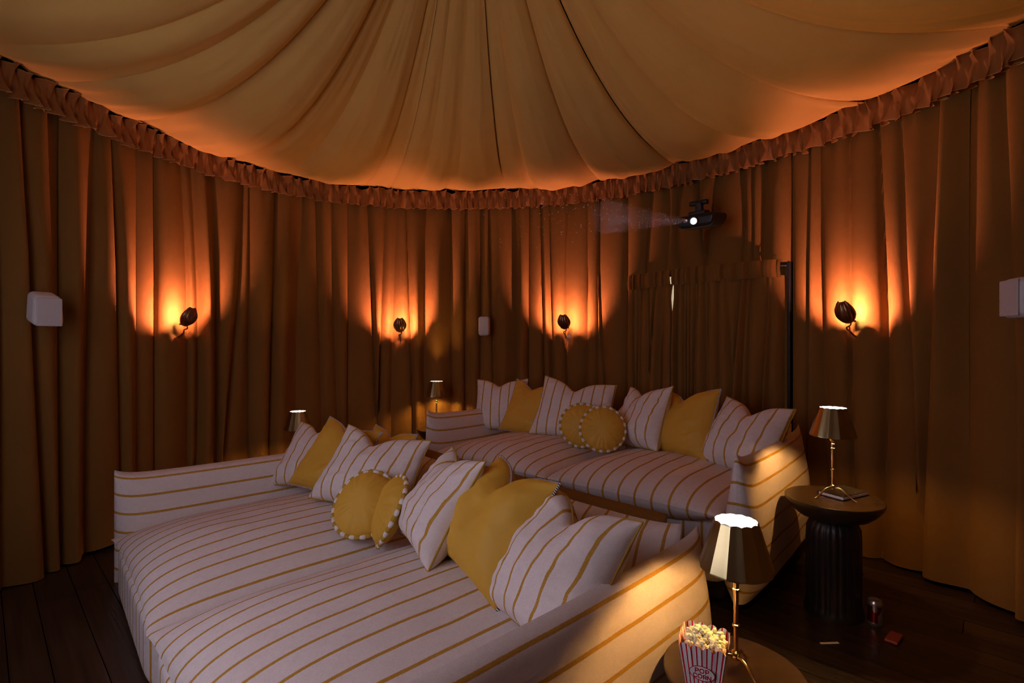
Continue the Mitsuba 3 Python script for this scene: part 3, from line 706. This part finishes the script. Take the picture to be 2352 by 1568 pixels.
lamp(-.715, 4.85, .524, 'small far brass lamp left of the rear sofa, against the back curtain', .4)

# ------------------------------------------------------------------ small things
# popcorn box, with its popcorn
PB = frame((.532, 1.415, .372), math.radians(-27))
tag('popcorn_box', 'red and white striped paper box reading POP CORN beside the brass lamp', 'popcorn box')
hb, wb, wt = .155, .074, .118
def box_side(k):
    nx, nz_ = 61, 14; u = np.linspace(-1, 1, nx); q = np.linspace(0, 1, nz_)
    U, Q = np.meshgrid(u, q, indexing='ij')
    top = hb + .012 * np.abs(np.sin((U + 1) / 2 * PI * 4)) ** .7
    w = (wb + (wt - wb) * Q) / 2
    P = np.stack([U * w, -w - .006 * Q ** 2 * (1 - U ** 2), Q * top], -1)
    uv = np.stack([U * wt / 2 + .0135 * .5, Q * hb], -1)
    a = k * PI / 2; c, s = math.cos(a), math.sin(a)
    R = np.array([[c, -s, 0], [s, c, 0], [0, 0, 1]])
    return P @ R.T, uv
mb = MB()
for k in range(4):
    P, uv = box_side(k); mb.grid(P, uv)
mb.add([[-wb / 2, -wb / 2, .001], [wb / 2, -wb / 2, .001], [wb / 2, wb / 2, .001], [-wb / 2, wb / 2, .001]], [[0, 1, 2, 3]])
put('popcorn_box__carton', mb, 'm_boxstripe', M=PB)
# logo on the front side: oval with lettering, following the side's slope
slope = math.atan2((wt - wb) / 2, hb)
ML = PB @ axes([0, -(wb + (wt - wb) * .60) / 2 - .0055, hb * .60], [1, 0, 0], [0, -math.sin(slope), math.cos(slope)], [0, -math.cos(slope), -math.sin(slope)])
def oval(a, b, z, hole=0):
    e = lambda s: np.c_[np.cos(np.linspace(0, 2 * PI, 64)) * (a - s), np.sin(np.linspace(0, 2 * PI, 64)) * (b - s)]
    g = sg.Polygon(e(0), [e(hole)] if hole else [])
    m = trimesh.creation.extrude_polygon(g, .0008, engine='earcut'); m.apply_translation((0, 0, z)); return m
put('popcorn_box__oval_panel', oval(.0315, .0205, 0), 'm_paper', smooth=False, M=ML)
put('popcorn_box__oval_border', oval(.0325, .0215, .0003, .0016), 'm_red', smooth=False, M=ML)
let = []
for txt, yy, hh in (('POP', .0012, .0125), ('CORN', -.0145, .0120)):
    m = meshkit.text_mesh(txt, hh, .0010, bold=True); w = m.bounds[1][0] - m.bounds[0][0]
    m.apply_scale([(.036 if txt == 'POP' else .046) / w, 1, 1]); m.apply_translation((-(m.bounds[0][0] + m.bounds[1][0]) / 2, yy, .0006)); let.append(m)
put('popcorn_box__lettering', trimesh.util.concatenate(let), 'm_red', smooth=False, M=ML)
pc = MB(); pr = np.random.default_rng(9)
for i in range(150):
    a, b = pr.uniform(-.9, .9, 2); zz = hb - .004 + .022 * (1 - max(abs(a), abs(b)) ** 2) - pr.random() * .012
    parts = [trimesh.creation.icosphere(1, pr.uniform(.0042, .0066)).apply_translation(pr.normal(0, .0042, 3)) for _ in range(4)]
    m = trimesh.util.concatenate(parts); m.vertices += (meshkit.noise(m.vertices * 300 + i, 3)[:, None] - .5) * .002
    m.apply_translation((a * wt / 2 * .88, b * wt / 2 * .88, zz)); pc.mesh(m)
put('popcorn', pc, 'm_popcorn', M=PB, label='heap of pale popped corn filling the striped box', cat='popcorn', kind='stuff')
# booklet on the far table
MBk = axes((1.68, 2.60, .582), unit([.9, .436, 0]), unit([-.436, .9, 0]), [0, 0, 1])
tag('booklet', 'black booklet with white page edges lying on the tall side table', 'booklet')
put('booklet__cover', trimesh.util.concatenate([trimesh.creation.box((.21, .125, .003)).apply_translation((0, 0, z)) for z in (-.0085, .0085)] + [trimesh.creation.box((.21, .003, .02)).apply_translation((0, .063, 0))]), 'm_black', smooth=False, M=MBk)
put('booklet__pages', mani(rbox(.204, .123, .0138, .002)).apply_translation((0, -.002, 0)), 'm_paper', smooth=30, M=MBk, label='white page block')
# drinks can, packet and scraps on the floor
tag('drinks_can', 'silver and red drinks can on the floor by the tall side table', 'can')
cp = [(.0001, .004), (.022, .004), (.0245, .0), (.027, .004), (.0325, .014), (.033, .02), (.033, .104), (.031, .111), (.0272, .118), (.0275, .1205), (.0262, .121), (.0250, .1185), (.0001, .1175)]
P, uv = lathe(cp, 40); put('drinks_can__body', MB().grid(P, uv, wrap=True), 'm_can', M=frame((1.73, 2.44, 0)), smooth=True)
tab = MB(); add_tube(tab, [(.004 + .009 * math.cos(a), .006 * math.sin(a), .1192) for a in np.linspace(0, 2 * PI, 20)], .0012, 6)
put('drinks_can__ring_pull', tab, 'm_brass', M=frame((1.73, 2.44, 0)))
pk = mani(rbox(.10, .05, .014, .005)); put('snack_packet', pk, 'm_packet', smooth=35, M=frame((1.73, 2.32, .0075), .7), label='small dull red packet on the floor right of the can', cat='packet')
sc1 = mani(rbox(.085, .012, .003, .0014)); put('paper_strip', sc1, 'm_paper', smooth=35, M=frame((1.42, 2.29, .002), .05), label='thin white paper strip on the floor at the foot of the tall side table', cat='paper')
